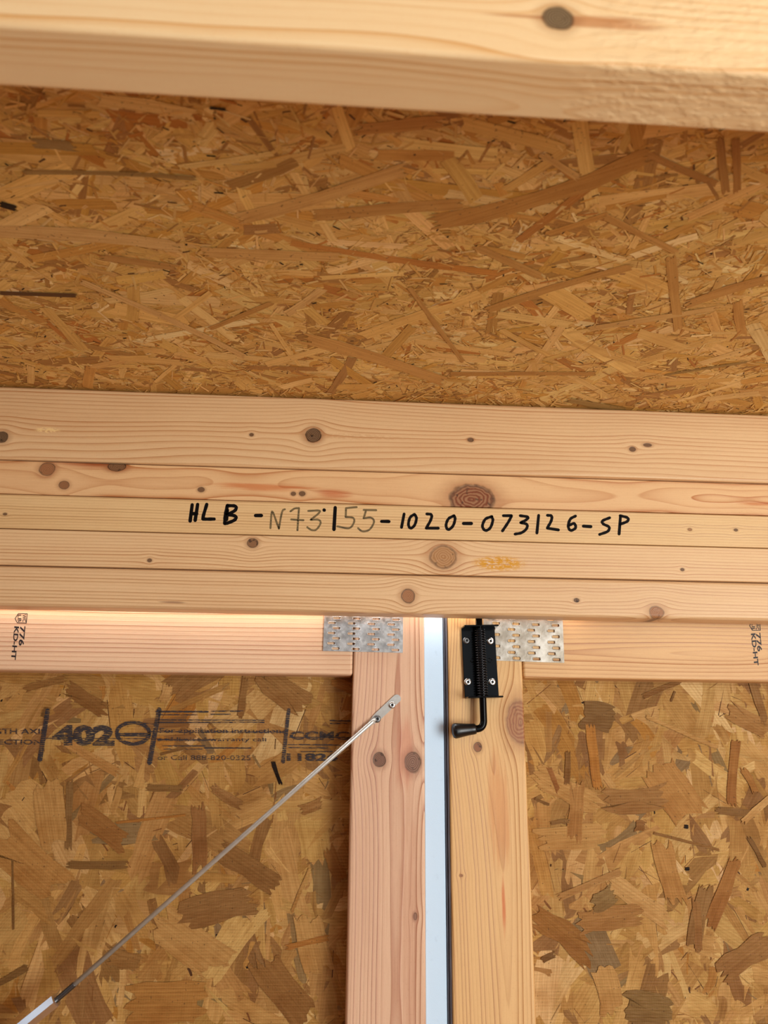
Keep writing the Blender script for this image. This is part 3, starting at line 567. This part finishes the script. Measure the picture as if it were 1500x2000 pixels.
def plate(px0, py0, px1, py1, cols, rows, tilt, label, GAL=GAL):
    a, b = U(px0, py0, YD), U(px1, py1, YD); w, h = b.x-a.x, a.z-b.z
    bm = bmesh.new(); th = .0011; cw, rh = w/cols, h/rows; sw, sh = cw*.40, rh*.50
    gx = w*.012; rims = bmesh.new()
    def slot(cx, cz, W_, H_):
        r = H_/2*.8; out = []
        for (sx_, sz_, a0) in ((1, 1, 0), (-1, 1, 90), (-1, -1, 180), (1, -1, 270)):
            for k in range(4):
                an = math.radians(a0+k*30); out.append((cx+sx_*(W_/2-r)+r*math.cos(an), cz+sz_*(H_/2-r)+r*math.sin(an)))
        return out
    for j in range(rows):
        zt_ = -j*rh; zb = zt_-rh; st = (.5*cw*.26)*(1 if j % 2 else -1)
        xs = [0.]+[min(max(i*cw+st, 0), w) for i in range(1, cols)]+[w]
        for i in range(cols):
            x0, x1 = xs[i], xs[i+1]; cx = (i+.5)*cw+st*.9; cz = (zt_+zb)/2
            sl = slot(cx, cz, sw, sh); ring = []
            for (qx, qz) in sl:                      # matching point on the cell's rectangle
                dx, dz = qx-cx, qz-cz; t = min(((x1-cx) if dx > 0 else (cx-x0))/max(abs(dx), 1e-6), (rh/2)/max(abs(dz), 1e-6)); ring.append([cx+dx*t, cz+dz*t])
            for (tx, tz) in ((x1, zt_), (x0, zt_), (x0, zb), (x1, zb)):
                k = min(range(16), key=lambda q: (ring[q][0]-tx)**2+(ring[q][1]-tz)**2); ring[k] = [tx, tz]
            vo_ = [bm.verts.new((p[0], 0, p[1])) for p in ring]; vi = [bm.verts.new((p[0], 0, p[1])) for p in sl]
            for k in range(16): bm.faces.new((vo_[k], vo_[(k+1) % 16], vi[(k+1) % 16], vi[k]))
            # pressed lip standing round the slot and the folded tooth end inside it
            lip = [Vector((p[0], -.0002, p[1])) for p in slot(cx+sw*.05, cz, sw*1.06, sh*1.10)]
            pts = lip[2:]+lip[:0]; add_tube(rims, pts[:13], .00028, 5)
    bmesh.ops.remove_doubles(bm, verts=bm.verts, dist=1e-6)
    r = bmesh.ops.extrude_face_region(bm, geom=bm.faces[:])
    for v in [g_ for g_ in r['geom'] if isinstance(g_, bmesh.types.BMVert)]: v.co.y += th
    bmesh.ops.recalc_face_normals(bm, faces=bm.faces)
    root = empty('mending_plate', (a.x, YD-th-.0001, a.z)); root.rotation_euler = (0, tilt, 0); tag(root, label, 'metal plate', 'toothed steel mending plates on the door corners')
    bm_obj('punched_sheet', bm, GAL, root, (0, 0, 0)); bm_obj('slot_lips', rims, GAL, root, (0, 0, 0)); return root
plate(634, 1192, 787, 1274, 4, 8, math.radians(.4), 'bright silver perforated mending plate on the left door corner')
plate(944, 1200, 1103, 1292, 4, 8, math.radians(1.0), 'dull grey perforated mending plate behind the black bolt on the right door', DUL)
# ---------------------------------------------------------------- screws
zinc = simple('zinc_plated_steel', rgb(208, 208, 204), .28, 1.0); zdull = simple('dull_zinc_steel', rgb(120, 120, 120), .4, 1.0); recess = simple('screw_recess', rgb(18, 18, 20), .6)
def screw(par, p, mat, rad=.0042, spin=.3, h=.0017):
    """round head with a square drive recess, facing the room"""
    bm = bmesh.new(); n = 28; prof = [(rad, 0), (rad*1.0, -h*.35), (rad*.86, -h*.8), (rad*.62, -h), (rad*.40, -h*.98)]
    rings = [[bm.verts.new((r*math.cos(2*math.pi*k/n), y, r*math.sin(2*math.pi*k/n))) for k in range(n)] for r, y in prof]
    for A, B in zip(rings, rings[1:]):
        for k in range(n): bm.faces.new((A[k], A[(k+1) % n], B[(k+1) % n], B[k])).smooth = True
    bm.faces.new(rings[0])
    q = rad*.30; inner = []
    for k in range(n):
        an = 2*math.pi*k/n; c, s_ = math.cos(an-spin), math.sin(an-spin); m = q/max(abs(c), abs(s_)); inner.append(bm.verts.new((m*math.cos(an), -h*.95, m*math.sin(an))))
    for k in range(n): bm.faces.new((rings[-1][k], rings[-1][(k+1) % n], inner[(k+1) % n], inner[k]))
    r = bmesh.ops.extrude_edge_only(bm, edges=[e for e in bm.edges if e.verts[0] in inner and e.verts[1] in inner])
    nv = [g_ for g_ in r['geom'] if isinstance(g_, bmesh.types.BMVert)]
    for v in nv: v.co.y += h*.75
    bmesh.ops.recalc_face_normals(bm, faces=bm.faces)
    me = bpy.data.meshes.new('screw'); 
    lo = -h*.95+h*.75
    nf = bm.faces.new(sorted(nv, key=lambda v: math.atan2(v.co.z, v.co.x))); nf.material_index = 1
    for f in bm.faces:
        if all(math.hypot(v.co.x, v.co.z) < rad*.45*.98 and v.co.y > -h*.97 for v in f.verts) and any(v in nv for v in f.verts): f.material_index = 1
    return bm_obj('screw', bm, [mat, recess], par, p-par.location)
# ---------------------------------------------------------------- spring bolt
bk = simple('black_enamel', (.002, .002, .0022, 1), .16); bk.node_tree.nodes['Principled BSDF'].inputs['Specular IOR Level'].default_value = .13
bks = simple('black_spring_steel', (.02, .02, .024, 1), .18, .6); rubb = simple('black_rubber_grip', (.004, .004, .0045, 1), .32)
A = U(900, 1226, YD); B = U(968, 1366, YD); bt = empty('spring_bolt', (A.x, YD, B.z))
tag(bt, 'black spring loaded barrel bolt with bent handle screwed to the right door', 'bolt')
w, h = B.x-A.x+.0006, A.z-B.z
bm = bmesh.new(); add_box(bm, (0, -.0024, .001), (w, -.0003-.0012, h-.001), .0004, 2)
tilt = -math.radians(2.0)
def tl(bm):
    for v in bm.verts: v.co = Matrix.Rotation(tilt*-1, 4, 'Y') @ v.co
    return bm
tilt = math.radians(1.9)       # its foot hangs a little to the right of its top
def put(v):                    # local plan of the bolt -> tilted about its top left
    p = Vector((v[0], v[1], v[2]-h)); return Matrix.Rotation(-tilt, 4, 'Y') @ p + Vector((0, 0, h))
def tl(bm):
    for v in bm.verts: v.co = put(v.co)
    return bm
# plate sits on the wood; the steel sheet behind the right part is 1.2 mm thick
bm.free(); bm = bmesh.new(); add_box(bm, (0, -.0034, .0), (w, -.0018, h), .0005, 2)
bm_obj('base_plate', tl(bm), bk, bt, (0, 0, 0))
for zc in (.0009, h-.0009):
    bm = bmesh.new(); add_box(bm, (0, -.024, zc-.0009), (w+.0004, -.0018, zc+.0009), .0006, 2)
    bm_obj('end_bracket', tl(bm), bk, bt, (0, 0, 0))
yr = -.0135; rr = .0038; rx = w*.54
bm = bmesh.new()
base = bt.location
topz = (zs[5]+.004)-base.z
def L(px, py, dy): return U(px, py, YD+dy)-base
topP = L(934.5, 1195, yr); topP.z = max(topP.z, topz); c0 = L(944.5, 1404, yr); c1 = L(946, 1423, yr); c2 = L(931, 1423.5, yr)
ra, rb = L(936.5, 1229, yr), L(943, 1362, yr)
pts = [topP, ra, rb, c0]
for k in range(1, 10):
    t = k/10; pts.append(c0*(1-t)**2+c1*2*t*(1-t)+c2*t*t)
pts += [c2, L(905, 1425.5, yr)]
add_tube(bm, pts, rr, 20); bm_obj('sliding_rod', bm, bk, bt, (0, 0, 0))
g0, g1 = L(929, 1423.5, yr), L(882.5, 1428, yr); bm = bmesh.new()
prof = [(0, .0038), (.0, .0052), (.06, .0056), (.2, .0058), (.40, .0064), (.65, .0074), (.80, .0080), (.88, .0079), (.94, .0070), (.98, .0048), (1.0, .0015)]
add_tube(bm, [g0.lerp(g1, a_) if a_ or i_ else g0 for i_, (a_, r_) in enumerate(prof)][1:], [r_ for a_, r_ in prof][1:], 24)
bm_obj('grip', bm, rubb, bt, (0, 0, 0))
bm = bmesh.new(); turns = 27; pts = []
for k in range(turns*12+1):
    t = k/(turns*12); an = 2*math.pi*turns*t; pts.append(ra.lerp(rb, t)+Vector((.0054*math.cos(an), .0054*math.sin(an), 0)))
add_tube(bm, pts, .00070, 6); bm_obj('coil_spring', bm, bks, bt, (0, 0, 0))
for px, py, m, sp_ in ((911, 1251, zdull, .2), (957.5, 1252, zinc, .5), (913.5, 1332, zinc, .1), (961, 1332, zinc, .45)): screw(bt, U(px, py, YD-.0034), m, .0040, sp_, .0017)
for px in (923, 957):
    bm = bmesh.new(); c = U(px, 1290, YD-.0034)-base
    add_tube(bm, [c+Vector((.0022*math.cos(k*math.pi/10), 0, .0022*math.sin(k*math.pi/10))) for k in range(21)], .0005, 6); bm_obj('pressed_boss', bm, bk, bt, (0, 0, 0))
# ---------------------------------------------------------------- diagonal tie rod
td = empty('tie_rod', U(40, 2005, YD-.005)); tag(td, 'thin zinc tie rod running diagonally across the left door to its stile', 'tie rod')
yf = -.0020
def T_(px, py, dy=0.): return U(px, py, YD+dy)-td.location
zr_ = G('zinc_rod_steel'); tcn = zr_.n('ShaderNodeTexCoord'); nn = zr_.noise(tcn.outputs['Object'], 200, 2); zr_.put(zr_.p.inputs['Base Color'], zr_.mix(nn, rgb(190, 190, 182), rgb(226, 226, 220)))
zr_.p.inputs['Metallic'].default_value = .5; zr_.p.inputs['Roughness'].default_value = .25
yc = -.0042
a, b = T_(727, 1410, yc), T_(146, 1922, yc)
bm = bmesh.new(); add_tube(bm, [T_(733, 1404, -.003), a, b], [.0020, .0024, .0024], 18); bm_obj('rod', bm, zr_.m, td, (0, 0, 0))
# flattened end with a rounded tip
d = (T_(783, 1358, yf)-T_(724, 1413, yf)); Lf = d.length; d.normalize(); nrm = Vector((-d.z, 0, d.x)); s0 = T_(722, 1414, 0); bm = bmesh.new()
prof = [(0, .0024), (.006, .0036), (.012, .0043)]+[(Lf-.0045+.0043*math.sin(k*math.pi/12), .0043*math.cos(k*math.pi/12)*.999+.0001) for k in range(0, 6)]
lo, hi = [], []
outl = [s0+d*a_+nrm*r_ for a_, r_ in prof]+[s0+d*a_-nrm*r_ for a_, r_ in prof[::-1]]
vf = [bm.verts.new((p.x, p.y-.0017, p.z)) for p in outl]; vb = [bm.verts.new((p.x, p.y-.0001, p.z)) for p in outl]
bm.faces.new(vf); bm.faces.new(vb[::-1])
for k in range(len(vf)): bm.faces.new((vf[k], vf[(k+1) % len(vf)], vb[(k+1) % len(vf)], vb[k]))
bmesh.ops.recalc_face_normals(bm, faces=bm.faces)
# s0 is given relative to the rod's own origin
bm_obj('flattened_end', bm, zr_.m, td, (0, 0, 0))
screw(td, U(765.5, 1377, YD-.0017), zinc, .0038, .2, .0016); screw(td, U(736.5, 1404, YD-.0017), zdull, .0040, .4, .0016)
# thread: close rings on the rod
e = T_(108, 1955, yc); ax = (e-b); n = 30; bm = bmesh.new(); pts, rs = [], []
for k in range(2*n+1): pts.append(b+ax*(k/(2*n))); rs.append(.0027 if k % 2 else .0021)
add_tube(bm, pts, rs, 14, True); bm_obj('threaded_end', bm, zdull, td, (0, 0, 0))
f = T_(-70, 2098, yc); e2 = T_(111, 1952, yc); bm = bmesh.new(); dd = (f-e2).normalized()
add_tube(bm, [e2, e2+dd*.0012, f-dd*.0012, f], [.0058, .0066, .0066, .0058], 6)
for fc in bm.faces: fc.smooth = False
bm_obj('coupling_nut', bm, simple('polished_zinc', rgb(222, 224, 230), .18, 1.0), td, (0, 0, 0))
bm = bmesh.new(); add_tube(bm, [f-dd*.001, f+dd*.55], .0024, 14); bm_obj('rod', bm, zr_.m, td, (0, 0, 0))
